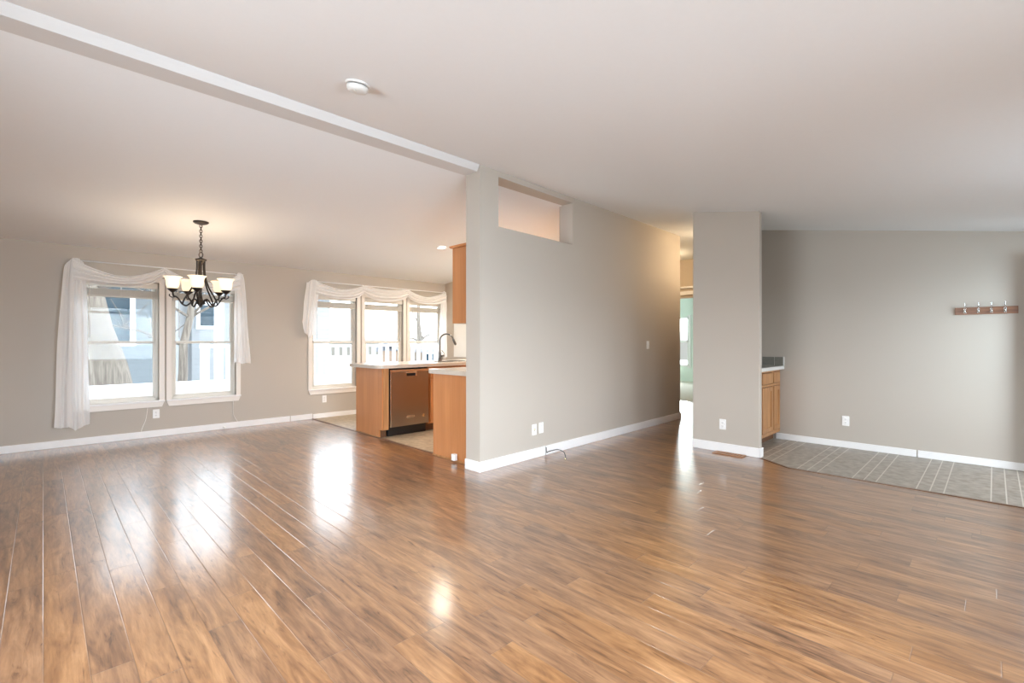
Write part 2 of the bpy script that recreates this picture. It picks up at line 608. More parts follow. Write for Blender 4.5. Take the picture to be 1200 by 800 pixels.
# transition strips at the two floor changes
mb = MB(); mb.box(3.085, 3.115, 3.70, 7.735, 0.0, 0.006, 0.002)
struct(mb.build('trim_1', M['strip']))
mb = MB()
pts = [(5.24, YF), (5.24, 1.42), (5.47, 1.755)]
for (ax, ay), (bx, by) in zip(pts, pts[1:]):
    d = Vector((bx - ax, by - ay, 0)).normalized(); nn = Vector((-d.y, d.x, 0)) * 0.012
    p = [Vector((ax, ay, 0)) - nn, Vector((bx, by, 0)) - nn, Vector((bx, by, 0)) + nn, Vector((ax, ay, 0)) + nn]
    mb.prism([(q.x, q.y) for q in p], 'Z', 0.0, 0.006)
struct(mb.build('trim_2', M['strip']))

# ceilings
mb = MB(); mb.prism([(YF - .3, zf(YF - .3)), (3.80, zf(3.80)), (3.80, zf(3.80) + .15), (YF - .3, zf(YF - .3) + .15)], 'X', XL - .15, 9.7)
struct(mb.build('ceiling', M['ceiling']))
mb = MB(); mb.prism([(3.62, zb(3.62)), (7.9, zb(7.9)), (7.9, zb(7.9) + .15), (3.62, zb(3.62) + .15)], 'X', XL - .15, 7.38)
struct(mb.build('ceiling', M['ceiling']))
mb = MB(); mb.box(7.38, 9.7, 3.55, 5.4, 2.96, 3.1)
struct(mb.build('ceiling', M['ceiling']))
mb = MB(); mb.box(9.7, 14.7, 2.4, 8.0, 2.75, 2.9)
struct(mb.build('ceiling', M['ceiling']))

# ridge beam
mb = MB(); mb.prism([(3.45, 2.97), (3.45, 2.938), (3.462, 2.915), (3.484, 2.882), (3.655, 2.882), (3.655, 2.97)], 'X', XL, 2.965)
struct(mb.build('ceiling_beam', M['beam']))

# back wall with five window holes
WIN = [(0.315, 1.088), (1.222, 1.995), (3.088, 3.860), (4.006, 4.778), (4.914, 5.686)]
WZ0, WZ1 = 0.475, 2.02
mb = MB()
holed_wall(mb, XL - .15, 5.9, -0.06, 2.55, [(a, b, WZ0, WZ1) for a, b in WIN], lambda a, b, c, d: mb.box(a, b, YB, YB + .14, c, d))
struct(mb.build('wall_back', M['wall']))

# front wall behind the camera: two window holes and the open entry doorway
mb = MB()
holed_wall(mb, XL - .15, XR + .15, -0.06, 2.4, [(0.2, 2.4, 0.7, 2.0), (3.3, 4.7, 0.7, 2.0), (5.50, 6.42, -0.001, 2.05)],
           lambda a, b, c, d: mb.box(a, b, YF - .14, YF, c, d))
struct(mb.build('wall_front', M['wall']))

# left wall, unseen, with a window hole added for the side fill light
mb = MB()
holed_wall(mb, YF, YB + .14, -0.06, 3.1, [(1.0, 3.0, 0.7, 2.0)], lambda a, b, c, d: mb.box(XL - .14, XL, a, b, c, d))
struct(mb.build('wall_left', M['wall']))

# right wall
mb = MB(); mb.box(XR, XR + .14, YF - .14, 2.51, -0.06, 3.1)
struct(mb.build('wall_right', M['wall']))

# the short wing wall and the hall wall behind it
mb = MB(); mb.box(5.49, 5.565, 1.774, 2.51, 0.0, 2.83, 0.006)
struct(mb.build('wall_wing', M['wall']))
mb = MB(); mb.box(5.565, 9.59, 2.39, 2.508, -0.06, 2.95)
struct(mb.build('wall_hall', M['tan']))

# partition below the ridge, with its high pass-through
PA = math.atan2(0.137, 4.41)
PT = Matrix.Translation((2.97, 3.45, 0)) @ Matrix.Rotation(PA, 4, 'Z')
PLEN = 4.412
mb = MB()
holed_wall(mb, 0, PLEN, 0.0, 3.02, [(0.25, 1.487, 2.392, 2.885)], lambda a, b, c, d: mb.box(a, b, 0, 0.20, c, d))
bmesh.ops.remove_doubles(mb.bm, verts=mb.bm.verts[:], dist=1e-5)
mb.bm.transform(PT)
struct(mb.build('wall_middle', M['wall']))

# kitchen end wall, hall nook walls, cross wall with cased opening, green room
mb = MB(); mb.box(5.745, 5.87, 3.66, YB, -0.06, 2.95)
struct(mb.build('wall_kitchen', M['kwall']))
mb = MB(); mb.box(5.738, 5.745, 5.6, 7.45, 0.95, 1.60, 0.002)
struct(mb.build('trim_3', M['splash']))
mb = MB(); mb.box(7.20, 7.36, 3.80, 5.3, -0.06, 3.0)
struct(mb.build('wall_nook', M['tan']))
mb = MB(); mb.box(7.36, 9.59, 5.2, 5.3, -0.06, 3.0)
struct(mb.build('wall_nook', M['tan']))
mb = MB()
holed_wall(mb, 2.4, 8.0, -0.06, 3.0, [(4.0, 5.0, -0.001, 2.16)], lambda a, b, c, d: mb.box(9.59, 9.70, a, b, c, d))
struct(mb.build('wall_cross', M['tan']))
mb = MB()
mb.box(9.565, 9.59, 3.92, 5.08, 2.22, 2.30, 0.004); mb.box(9.555, 9.59, 3.90, 5.10, 2.36, 2.40, 0.004)
struct(mb.build('trim_4', M['trim']))
mb = MB()
holed_wall(mb, 2.4, 8.0, -0.06, 2.9, [(6.66, 7.7, 0.47, 2.02)], lambda a, b, c, d: mb.box(14.3, 14.44, a, b, c, d))
struct(mb.build('wall_bedroom', M['green']))
mb = MB(); mb.box(9.7, 14.44, 7.74, 7.88, -0.06, 2.9); mb.box(9.7, 14.44, 2.4, 2.5, -0.06, 2.9)
struct(mb.build('wall_bedroom', M['green']))


# baseboards: profile swept as boxes with a small top bead
def base_run(name, segs):
    mb = MB()
    for (x0, x1, y0, y1, h) in segs:
        mb.box(x0, x1, y0, y1, 0.0, h, 0.004)
    return struct(mb.build(name, M['trim']))


base_run('baseboard_back', [(XL, 2.745, YB - .014, YB, 0.085), (2.755, 3.095, YB - .014, YB, 0.085)])
base_run('baseboard_kitchen', [(3.105, 5.70, YB - .012, YB, 0.075)])
base_run('baseboard_right', [(XR - .014, XR, YF, 0.580, 0.075), (XR - .014, XR, 0.590, 1.975, 0.075)])
base_run('baseboard_wing', [(5.476, 5.49, 1.762, 2.51, 0.10), (5.476, 5.575, 1.760, 1.774, 0.10), (5.476, 5.49, 2.51, 2.515, 0.10)])
base_run('baseboard_left', [(XL, XL + .014, YF, YB - .014, 0.085)])
base_run('baseboard_hall', [(5.50, 9.59, 2.508, 2.522, 0.09)])
mb = MB()
mb.box(-0.014, 0.965, -0.014, 0.0, 0, 0.10, 0.004); mb.box(0.975, PLEN + .02, -0.014, 0.0, 0, 0.10, 0.004)
mb.box(-0.014, 0.0, 0.0, 0.205, 0, 0.10, 0.004); mb.box(PLEN, PLEN + .02, 0.0, 0.20, 0, 0.10, 0.004)
mb.bm.transform(PT)
struct(mb.build('baseboard_middle', M['trim']))

# open entry door folded back beside the right wall, out of frame to the right
mb = MB(); mb.box(6.60, 6.642, -0.83, -0.24, 0.01, 2.03, 0.003)
door = struct(mb.build('door_1', M['trim']))
mb = MB(); mb.lathe([(0.026, 0.0), (0.026, 0.008), (0.012, 0.012), (0.012, 0.04), (0.027, 0.052), (0.027, 0.066), (0.012, 0.076)], (6.60, -0.31, 1.0), 'X')
mb.build('door_knob', M['brass'], door)


# ------------------------------------------------------------------ windows (one built, four copied)
def make_window():
    """local frame: x centred, y=0 at the inner wall face (towards -y is the room), z from the floor"""
    w, hw = 0.773, 0.773 / 2
    r = bpy.data.objects.new('window_1', None); C.objects.link(r); WORLD[r.name] = Vector()
    r['kind'] = 'structure'
    mb = MB()   # casing: two legs, head
    mb.box(-hw - .058, -hw + .002, -0.018, 0.0, WZ0 - .005, WZ1 + .06, 0.004)
    mb.box(hw - .002, hw + .058, -0.018, 0.0, WZ0 - .005, WZ1 + .06, 0.004)
    mb.box(-hw, hw, -0.018, 0.0, WZ1 - .002, WZ1 + .06, 0.004)
    mb.build('casing', M['casing'], r)
    mb = MB(); mb.box(-hw - .06, hw + .06, -0.032, 0.06, WZ0 - .018, WZ0 + .002, 0.004); mb.build('sill', M['trim'], r)
    mb = MB(); mb.prism([(-hw - .055, WZ0 - .018), (hw + .055, WZ0 - .018), (hw + .03, WZ0 - .085), (-hw - .03, WZ0 - .085)], 'Y', -0.016, 0.0)
    mb.build('apron', M['casing'], r)
    mb = MB()   # vinyl frame
    y0, y1 = 0.055, 0.125
    mb.box(-hw, -hw + .032, y0, y1, WZ0, WZ1, 0.003); mb.box(hw - .032, hw, y0, y1, WZ0, WZ1, 0.003)
    mb.box(-hw, hw, y0, y1, WZ0, WZ0 + .032, 0.003); mb.box(-hw, hw, y0, y1, WZ1 - .032, WZ1, 0.003)
    mb.build('window_frame', M['vinylframe'], r)
    for nm, (za, zb_, ya, yb) in (('lower', (WZ0 + .03, 1.255, 0.058, 0.088)), ('upper', (1.225, WZ1 - .03, 0.092, 0.122))):
        mb = MB()
        a, b = -hw + .03, hw - .03
        mb.box(a, a + .03, ya, yb, za, zb_, 0.003); mb.box(b - .03, b, ya, yb, za, zb_, 0.003)
        mb.box(a, b, ya, yb, za, za + .032, 0.003); mb.box(a, b, ya, yb, zb_ - .032, zb_, 0.003)
        s = mb.build('sash', M['vinylframe'], r)
        mb = MB(); mb.box(a + .025, b - .025, (ya + yb) / 2 - .003, (ya + yb) / 2 + .003, za + .028, zb_ - .028)
        mb.build('pane', M['glass'], s)
    return r


win = make_window()
for i, (a, b) in enumerate(WIN):
    o = win if i == 0 else copy_tree(win)
    if i: o.name = 'window_%d' % (i + 1)
    place(o, ((a + b) / 2, YB, 0))
# far bedroom window
mb = MB()
for z0, z1 in ((0.47, 0.53), (1.22, 1.28), (1.96, 2.02)): mb.box(14.27, 14.36, 6.66, 7.7, z0, z1)
mb.box(14.27, 14.36, 6.60, 6.70, 0.42, 2.08); mb.box(14.27, 14.36, 7.64, 7.74, 0.42, 2.08)
w6 = struct(mb.build('window_6', M['trim']))
mb = MB(); mb.box(14.33, 14.336, 6.7, 7.64, 0.53, 1.96); mb.build('pane', M['glass'], w6)


def make_blind():
    """raised slat blind: headrail, stack of slats, bottom rail, wand, cord; local like the window"""
    r = thing('window_blind', '', 'blind')
    hw = 0.372
    mb = MB(); mb.box(-hw, hw, 0.006, 0.050, 1.938, 2.012, 0.004); mb.build('headrail', M['vinylframe'], r)
    mb = MB()
    for k in range(11):
        z = 1.826 + k * 0.0075
        mb.box(-hw + .004, hw - .004, 0.008, 0.048, z, z + .0045)
    mb.build('slat_stack', M['blind'], r)
    mb = MB(); mb.box(-hw + .004, hw - .004, 0.010, 0.046, 1.805, 1.824, 0.003); mb.build('bottom_rail', M['blind'], r)
    mb = MB()
    for x in (-hw + .06, 0.0, hw - .06):
        if x > -hw + .07: mb = MB()
        mb.box(x - .004, x + .004, 0.026, 0.029, 1.82, 1.94); mb.build('ladder_tape', M['blindrail'], r)
    mb = MB(); mb.tube([(-hw + .07, 0.002, 1.95), (-hw + .072, 0.0, 1.30)], 0.0035, 6); mb.build('tilt_wand', M['vinylframe'], r)
    return r


BL = ['raised white slat blind in the left dining window behind the long scarf tail',
      'raised white slat blind in the dining window behind the chandelier',
      'raised white slat blind in the left kitchen window, above the end of the peninsula',
      'raised white slat blind in the middle kitchen window',
      'raised white slat blind in the right kitchen window, behind the faucet']
bl = make_blind()
for i, (a, b) in enumerate(WIN):
    o = bl if i == 0 else copy_tree(bl)
    tag(o, BL[i], 'blind', 'raised slat blinds in the back windows')
    place(o, ((a + b) / 2, YB, 0))


# ------------------------------------------------------------------ scarves and rods
def rod(x0, x1, z, label):
    r = thing('curtain_rod', label, 'curtain rod', ((x0 + x1) / 2, YB - .09, z))
    mb = MB(); mb.tube([(x0, YB - .09, z), (x1, YB - .09, z)], 0.008, 10); mb.build('pole', M['trim'], r)
    for x in (x0, x1):
        mb = MB(); mb.tube([(x, YB - .09, z), (x, YB - .001, z)], 0.008, 8); mb.build('bracket', M['trim'], r)


def fold(t, seed, amp):
    return amp * (math.sin(t * 2 * PI * 3.0 + seed) + 0.5 * math.sin(t * 2 * PI * 5.3 + seed * 2.1) + 0.35 * math.sin(t * 2 * PI * 8.7 + seed * 3.7))


def swag(mb, x0, x1, ztop, sag_t, sag_b, seed, hl=0.12, hr=0.12):
    """cloth hanging between two points of the rod; top edge sags by sag_t, lower edge by sag_b"""
    def f(s, k):
        x = x0 + (x1 - x0) * s
        q = abs(2 * s - 1)
        arch_t = 1 - q ** 1.6
        arch_b = 1 - q ** 2.8
        h0 = hl + (hr - hl) * s
        zt = ztop + 0.012 - sag_t * arch_t
        zb_ = ztop - h0 - (sag_b - h0) * arch_b
        kk = k + 0.04 * math.sin(k * 2 * PI * 3 + seed)
        z = zt + (zb_ - zt) * min(max(kk, 0), 1)
        y = YB - 0.112 - 0.030 * math.sin(k * PI) - 0.011 * math.sin(k * 2 * PI * 3.5 + s * 3 + seed) * (0.6 + arch_b)
        return Vector((x, y, z))
    mb.grid(f, 36, 30)


def tail(mb, top, bot, ztop, zbots, seed, amp=0.016, shape=0.8):
    """cascade: top=(x0,x1) on the rod, bot=(x0,x1) at the hem; zbots = hem heights along the width"""
    def f(s, k):
        w = k ** shape
        xa = top[0] + (bot[0] - top[0]) * w
        xb = top[1] + (bot[1] - top[1]) * w
        t = s * (len(zbots) - 1); i = min(int(t), len(zbots) - 2)
        zb_ = zbots[i] + (zbots[i + 1] - zbots[i]) * (t - i)
        round_ = 0.06 * (1 - min(1, k * 14)) * (2 * abs(s - 0.55)) ** 2
        z = ztop + 0.015 - round_ + (zb_ - ztop - 0.015) * k
        x = xa + (xb - xa) * s + 0.004 * math.sin(k * 9 + s * 12)
        y = YB - 0.108 - fold(s, seed, amp) * (0.35 + 0.65 * k)
        return Vector((x, min(y, YB - .02), z))
    mb.grid(f, 48, 40)


rod(0.235, 2.06, 2.215, 'thin white curtain rod above the two dining windows')
rod(3.06, 5.70, 2.215, 'thin white curtain rod above the three kitchen windows')

r = thing('window_scarf', 'white sheer scarf swagged over the two dining windows, long tail at left', 'curtain', (1.1, YB - .1, 2.2))
mb = MB(); tail(mb, (0.19, 0.345), (0.085, 0.395), 2.225, [0.255, 0.235, 0.245, 0.195, 0.235, 0.26], 0.6, 0.017, 0.55); mb.build('tail', M['sheer'], r)
mb = MB(); swag(mb, 0.25, 1.15, 2.215, 0.165, 0.268, 0.3, 0.24, 0.09); mb.build('swag', M['sheer'], r)
mb = MB(); swag(mb, 1.12, 2.02, 2.215, 0.165, 0.285, 1.9, 0.09, 0.22); mb.build('swag', M['sheer'], r)
mb = MB(); tail(mb, (1.95, 2.065), (1.935, 2.155), 2.225, [0.945, 0.955, 0.925, 0.94, 0.93], 2.2, 0.014, 0.9); mb.build('tail', M['sheer'], r)
r = thing('window_scarf', 'white sheer scarf swagged over the three kitchen windows, short tail at left', 'curtain', (4.4, YB - .1, 2.2))
mb = MB(); tail(mb, (2.97, 3.17), (2.89, 3.10), 2.225, [1.56, 1.40, 1.34, 1.30, 1.36, 1.33], 1.1, 0.014, 0.8); mb.build('tail', M['sheer'], r)
mb = MB(); swag(mb, 3.10, 3.97, 2.215, 0.105, 0.255, 0.9, 0.2, 0.11); mb.build('swag', M['sheer'], r)
mb = MB(); swag(mb, 3.90, 4.85, 2.215, 0.045, 0.250, 2.4, 0.11, 0.11); mb.build('swag', M['sheer'], r)
mb = MB(); swag(mb, 4.78, 5.68, 2.215, 0.125, 0.250, 3.1, 0.11, 0.2); mb.build('swag', M['sheer'], r)
mb = MB(); tail(mb, (5.58, 5.70), (5.50, 5.72), 2.225, [0.98, 0.95, 0.97, 0.93, 0.95], 4.0, 0.012, 0.8); mb.build('tail', M['sheer'], r)

# ------------------------------------------------------------------ kitchen
# peninsula cabinet with end panel
p = thing('peninsula_cabinet', 'honey maple base cabinet at the end of the kitchen peninsula', 'cabinet', (3.15, 5.9, 0))
mb = MB(); mb.prism([(5.545, 0.10), (5.545, 0.90), (6.255, 0.90), (6.255, 0.0), (5.62, 0.0), (5.62, 0.10)], 'X', 3.11, 3.128)
mb.build('end_panel', M['maple'], p)
mb = MB(); mb.box(3.128, 3.205, 5.537, 5.562, 0.10, 0.90, 0.002); mb.build('face_stile', M['oak'], p)
mb = MB(); mb.box(3.128, 5.74, 6.235, 6.255, 0.0, 0.90, 0.002); mb.build('back_panel', M['maple'], p)
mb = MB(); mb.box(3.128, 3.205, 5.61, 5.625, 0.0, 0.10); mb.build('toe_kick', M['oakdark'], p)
mb = MB(); mb.box(3.10, 3.112, 5.62, 6.26, 0.0, 0.016, 0.003); mb.build('shoe_moulding', M['oak'], p)
p = thing('sink_cabinet', 'maple sink base cabinet beside the dishwasher', 'cabinet', (4.8, 5.9, 0))
mb = MB(); mb.box(3.835, 5.735, 5.56, 6.23, 0.10, 0.72); mb.box(3.835, 5.735, 5.56, 5.60, 0.70, 0.90); mb.build('carcass', M['maple'], p)
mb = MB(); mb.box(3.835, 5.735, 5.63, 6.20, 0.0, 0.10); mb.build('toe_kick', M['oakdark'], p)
for k in range(3):
    mb = MB(); mb.box(3.86 + k * .42, 4.25 + k * .42, 5.538, 5.56, 0.13, 0.72, 0.004); mb.build('door', M['maple'], p)
    mb = MB(); mb.box(3.86 + k * .42, 4.25 + k * .42, 5.538, 5.56, 0.745, 0.88, 0.004); mb.build('drawer', M['maple'], p)

# worktop of the peninsula (cut-out for the sink), rounded front corner
mb = MB()
def rounded(x0, y0, x1, y1, rad):
    pts = []
    for k in range(7):
        a = PI + k * PI / 12
        pts.append((x0 + rad + rad * math.cos(a), y0 + rad + rad * math.sin(a)))
    pts += [(x1, y0)]
    return pts
SX0, SX1, SY0, SY1 = 4.10, 4.75, 5.63, 6.07
mb.prism(rounded(3.035, 5.50, SX0, 6.36, 0.09) + [(SX0, 6.36)] + [(3.035 + .05, 6.36), (3.035, 6.31)], 'Z', 0.90, 0.945)
mb.box(SX0, SX1, 5.50, SY0, 0.90, 0.945); mb.box(SX0, SX1, SY1, 6.36, 0.90, 0.945); mb.box(SX1, 5.74, 5.50, 6.36, 0.90, 0.945)
bmesh.ops.remove_doubles(mb.bm, verts=mb.bm.verts[:], dist=1e-4)
ct = tag(mb.build('countertop', M['counter']), 'beige laminate worktop on the peninsula with the sink and faucet', 'countertop')

sk = thing('kitchen_sink', 'stainless drop-in sink in the peninsula worktop', 'sink', ((SX0 + SX1) / 2, (SY0 + SY1) / 2, 0.945))
mb = MB()
mb.box(SX0 - .015, SX1 + .015, SY0 - .015, SY0 + .02, 0.945, 0.951); mb.box(SX0 - .015, SX1 + .015, SY1 - .02, SY1 + .015, 0.945, 0.951)
mb.box(SX0 - .015, SX0 + .02, SY0 + .02, SY1 - .02, 0.945, 0.951); mb.box(SX1 - .02, SX1 + .015, SY0 + .02, SY1 - .02, 0.945, 0.951)
mb.build('rim', M['steelbright'], sk)
mb = MB()
mb.box(SX0 + .01, SX0 + .02, SY0 + .01, SY1 - .01, 0.75, 0.945); mb.box(SX1 - .02, SX1 - .01, SY0 + .01, SY1 - .01, 0.75, 0.945)
mb.box(SX0 + .02, SX1 - .02, SY0 + .01, SY0 + .02, 0.75, 0.945); mb.box(SX0 + .02, SX1 - .02, SY1 - .02, SY1 - .01, 0.75, 0.945)
mb.box(SX0 + .02, SX1 - .02, SY0 + .02, SY1 - .02, 0.75, 0.758)
mb.build('bowl', M['steelbright'], sk)

# faucet
FX, FY, FZ = 4.50, 6.20, 0.945
fa = thing('faucet', 'dark nickel gooseneck faucet behind the peninsula sink', 'faucet', (FX, FY, FZ))
mb = MB(); mb.lathe([(0.030, 0), (0.030, 0.012), (0.024, 0.03), (0.020, 0.09), (0.022, 0.12), (0.016, 0.15)], (FX, FY, FZ)); mb.build('base', M['nickel'], fa)
dx, dy = 0.80, -0.60
R = 0.105
pts = [(FX, FY, FZ + .13), (FX, FY, FZ + .32)]
for k in range(1, 15):
    a = PI - k * PI * 0.90 / 14
    q = R + R * math.cos(a)
    pts.append((FX + dx * q, FY + dy * q, FZ + .32 + R * math.sin(a)))
mb = MB(); mb.tube(pts, 0.0125, 12); mb.build('spout', M['nickel'], fa)
e = Vector(pts[-1]); dn = (e - Vector(pts[-2])).normalized()
mb = MB(); mb.tube([e, e + dn * 0.02, e + dn * 0.10, e + dn * 0.115], [0.014, 0.019, 0.020, 0.012], 12); mb.build('spray_head', M['nickel'], fa)
mb = MB(); mb.tube([(FX + .015, FY - .012, FZ + .07), (FX + .06, FY - .045, FZ + .085)], 0.017, 10)
mb.tube([(FX + .055, FY - .042, FZ + .085), (FX + .045, FY - .036, FZ + .13), (FX + .02, FY - .02, FZ + .165)], 0.006, 8); mb.build('lever', M['nickel'], fa)

# dishwasher
DX0, DX1, DY = 3.222, 3.822, 5.53
dw = thing('dishwasher', 'stainless steel dishwasher built into the peninsula', 'dishwasher', (3.52, 5.8, 0))
mb = MB(); mb.box(DX0 + .01, DX1 - .01, 5.575, 6.20, 0.10, 0.885); mb.build('body', M['black'], dw)
hx = (DX0 + DX1) / 2 + 0.02
mb = MB()
holed_wall(mb, DX0, DX1, 0.125, 0.875, [(hx - .075, hx + .075, 0.785, 0.83)], lambda a, b, c, d: mb.box(a, b, DY, 5.575, c, d))
bmesh.ops.remove_doubles(mb.bm, verts=mb.bm.verts[:], dist=1e-5)
dr = mb.build('door', M['steel'], dw)
mb = MB(); mb.box(hx - .082, hx + .082, DY - .008, DY - .001, 0.825, 0.842, 0.003); mb.box(hx + .06, hx + .082, DY - .008, DY - .001, 0.782, 0.826, 0.003); mb.build('handle', M['steelbright'], dr)
mb = MB(); mb.box(hx - .074, hx + .074, 5.558, 5.574, 0.786, 0.829); mb.build('handle_pocket', M['black'], dr)
mb = MB(); mb.box(DX0, DX1, DY - .003, DY - .0005, 0.850, 0.875, 0.001); mb.box(DX0, DX0 + .012, DY - .003, DY - .0005, 0.125, 0.85, 0.001); mb.build('edge_trim', M['steelbright'], dr)
mb = MB(); mb.box(hx - .075, hx + .045, DY - .004, DY - .0005, 0.225, 0.255, 0.002)
bd = mb.build('badge', M['steelbright'], dr)
mb = MB(); mb.lathe([(0.022, 0.0005), (0.022, 0.003), (0.018, 0.004)], (DX1 - .085, DY, 0.235), 'Y'); mb.build('round_sticker', M['brass'], dr)
mb = MB(); mb.box(DX0 + .005, DX1 - .005, 5.60, 5.63, 0.0, 0.105); mb.build('toe_kick', M['black'], dw)

# second base cabinet, worktop and upper cabinet behind the end of the partition
p = thing('base_cabinet', 'honey maple base cabinet standing against the kitchen side of the partition', 'cabinet', (3.6, 4.0, 0))
mb = MB(); mb.prism([(3.68, 0.0), (4.355, 0.0), (4.355, 0.90), (3.68, 0.90)], 'X', 3.07, 3.09); mb.build('end_panel', M['maple'], p)
mb = MB(); mb.box(3.09, 5.72, 3.83, 4.335, 0.10, 0.90); mb.build('carcass', M['maple'], p)
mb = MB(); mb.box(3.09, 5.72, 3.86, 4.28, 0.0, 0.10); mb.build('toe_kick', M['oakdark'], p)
for k in range(5):
    mb = MB(); mb.box(3.12 + k * .51, 3.60 + k * .51, 4.335, 4.357, 0.13, 0.70, 0.004); mb.build('door', M['maple'], p)
    mb = MB(); mb.box(3.12 + k * .51, 3.60 + k * .51, 4.335, 4.357, 0.72, 0.88, 0.004); mb.build('drawer', M['maple'], p)
mb = MB(); mb.box(3.056, 3.07, 3.69, 4.355, 0.0, 0.016, 0.003); mb.build('shoe_moulding', M['oak'], p)
mb = MB(); mb.prism([(3.03, 3.68), (3.03, 4.385), (3.05, 4.405), (5.74, 4.405), (5.74, 3.80), (3.6, 3.69)], 'Z', 0.90, 0.948)
tag(mb.build('countertop', M['counter']), 'beige laminate worktop beside the partition end, lower right of the peninsula', 'countertop')
p = thing('upper_cabinet', 'honey maple wall cabinet hung high on the kitchen side of the partition', 'cabinet', (3.6, 3.9, 1.44))
mb = MB(); mb.box(3.07, 3.085, 3.672, 4.005, 1.44, 2.225); mb.build('side_panel', M['maple'], p)
mb = MB(); mb.box(3.085, 5.72, 3.79, 4.005, 1.44, 2.225); mb.build('carcass', M['maple'], p)
mb = MB(); mb.prism([(3.68, 2.225), (4.01, 2.225), (4.035, 2.243), (4.035, 2.25), (3.68, 2.25)], 'X', 3.045, 5.72); mb.build('crown', M['maple'], p)
for k in range(5):
    mb = MB(); mb.box(3.09 + k * .52, 3.59 + k * .52, 4.005, 4.025, 1.45, 2.21, 0.004); mb.build('door', M['maple'], p)

# small white box at the foot of the base cabinet
p = thing('white_box', 'small white plastic box at the foot of the base cabinet', 'box', (3.045, 3.93, 0))
mb = MB(); mb.box(3.012, 3.056, 3.905, 3.955, 0.018, 0.085, 0.006); b_ = mb.build('body', M['plate'], p)
mb = MB(); mb.box(3.006, 3.0115, 3.918, 3.942, 0.035, 0.065, 0.002); mb.build('cap', M['blindrail'], p)


# recessed can light in the kitchen ceiling
def can(x, y, label, power):
    z = zb(y)
    r = thing('recessed_light', label, 'ceiling light', (x, y, z))
    mb = MB(); mb.lathe([(0.085, -0.004), (0.085, 0.004), (0.062, 0.006), (0.060, -0.004)], (x, y, z - .006), 'Z', 28, True); mb.build('trim_ring', M['trim'], r)
    mb = MB(); mb.lathe([(0.056, -0.001), (0.056, -0.006), (0.02, -0.009)], (x, y, z - .004)); mb.build('lens', M['lamp'], r)
    area_light('recessed_lamp', (x, y, z - .022), (0, 0, 0), 0.13, 0.13, power, (1.0, 0.91, 0.77))


can(4.19, 5.737, 'lit round recessed light in the kitchen ceiling beside the wall cabinet', 9)
can(5.05, 4.85, 'lit recessed light whose glow shows through the high opening in the partition', 34)
can(5.35, 5.9, 'added recessed light, hidden behind the partition nearest the sink, brightening the kitchen', 48)  # extra can, out of view, added to brighten the kitchen

# ------------------------------------------------------------------ chandelier
CX, CY = 1.253, 6.22
CZ = zb(CY)
ch = thing('chandelier', 'dark bronze five-arm chandelier with lit frosted glass shades', 'chandelier', (CX, CY, 1.63))
mb = MB(); mb.lathe([(0.078, 0.0), (0.076, -0.008), (0.060, -0.020), (0.030, -0.030), (0.012, -0.034)], (CX, CY, CZ + 0.004)); mb.build('canopy', M['bronze'], ch)
mb = MB()
zt, zbm = CZ - .03, 2.245
nl = 11
for k in range(nl):
    zc = zbm + (zt - zbm) * (k + .5) / nl
    hl = (zt - zbm) / nl * 0.66
    an = (k % 2) * PI / 2
    ring = [(CX + math.cos(an) * 0.013 * math.cos(t), CY + math.sin(an) * 0.013 * math.cos(t), zc + hl * math.sin(t)) for t in [2 * PI * q / 14 for q in range(15)]]
    mb.tube(ring, 0.0040, 6, False)
mb.tube([(CX + .003, CY + .003, zbm), (CX - .003, CY + .003, (zbm + zt) / 2), (CX + .003, CY - .002, zt)], 0.0022, 6)
mb.build('chain', M['bronze'], ch)
mb = MB(); mb.tube([(CX + .022 * math.cos(t) * .7, CY - .022 * math.cos(t) * .7, 2.217 + .028 * math.sin(t)) for t in [2 * PI * q / 18 for q in range(19)]], 0.0045, 8, False); mb.build('loop', M['bronze'], ch)
mb = MB()
mb.lathe([(0.008, 1.63), (0.016, 1.64), (0.010, 1.655), (0.040, 1.665), (0.046, 1.68), (0.024, 1.695), (0.016, 1.74), (0.011, 1.78), (0.011, 2.10), (0.030, 2.14), (0.055, 2.155), (0.055, 2.168), (0.02, 2.18), (0.010, 2.192)], (CX, CY, 0))
mb.build('centre_stem', M['bronze'], ch)
for k in range(5):
    a = math.radians(35 + 72 * k)
    ca_, sa_ = math.cos(a), math.sin(a)
    P = lambda r_, z_: (CX + ca_ * r_ * 0.825, CY + sa_ * r_ * 0.825, z_)
    mb = MB()
    mb.tube(smooth_path([P(.046, 2.162), P(.047, 2.06), P(.060, 1.96), P(.10, 1.85), P(.155, 1.765), P(.195, 1.70), P(.205, 1.665)], 5), 0.0085, 8)
    mb.tube(smooth_path([P(.03, 1.675), P(.06, 1.715), P(.088, 1.715), P(.12, 1.675), P(.165, 1.645), P(.21, 1.66), P(.245, 1.705), P(.275, 1.735), P(.305, 1.745), P(.315, 1.785)], 5), 0.0085, 8)
    mb.tube(smooth_path([P(.275, 1.738), P(.32, 1.728), P(.350, 1.745), P(.345, 1.762)], 4), 0.0055, 6)
    mb.build('arm', M['bronze'], ch)
    mb = MB(); mb.lathe([(0.010, 1.780), (0.022, 1.790), (0.046, 1.812), (0.050, 1.822), (0.014, 1.824)], P(.315, 0)); mb.build('cup', M['bronze'], ch)
    mb = MB()
    mb.lathe([(0.040, 1.822), (0.054, 1.838), (0.061, 1.865), (0.062, 1.895), (0.065, 1.920), (0.074, 1.938), (0.089, 1.950), (0.086, 1.951),
              (0.071, 1.940), (0.061, 1.921), (0.058, 1.895), (0.057, 1.866), (0.050, 1.842), (0.036, 1.828)], P(.315, 0), 'Z', 28, False)
    mb.build('lamp_shade', M['shade'], ch)
    point_light('chandelier_bulb', P(.315, 1.945), 2.0, (1.0, 0.76, 0.52), 0.035)

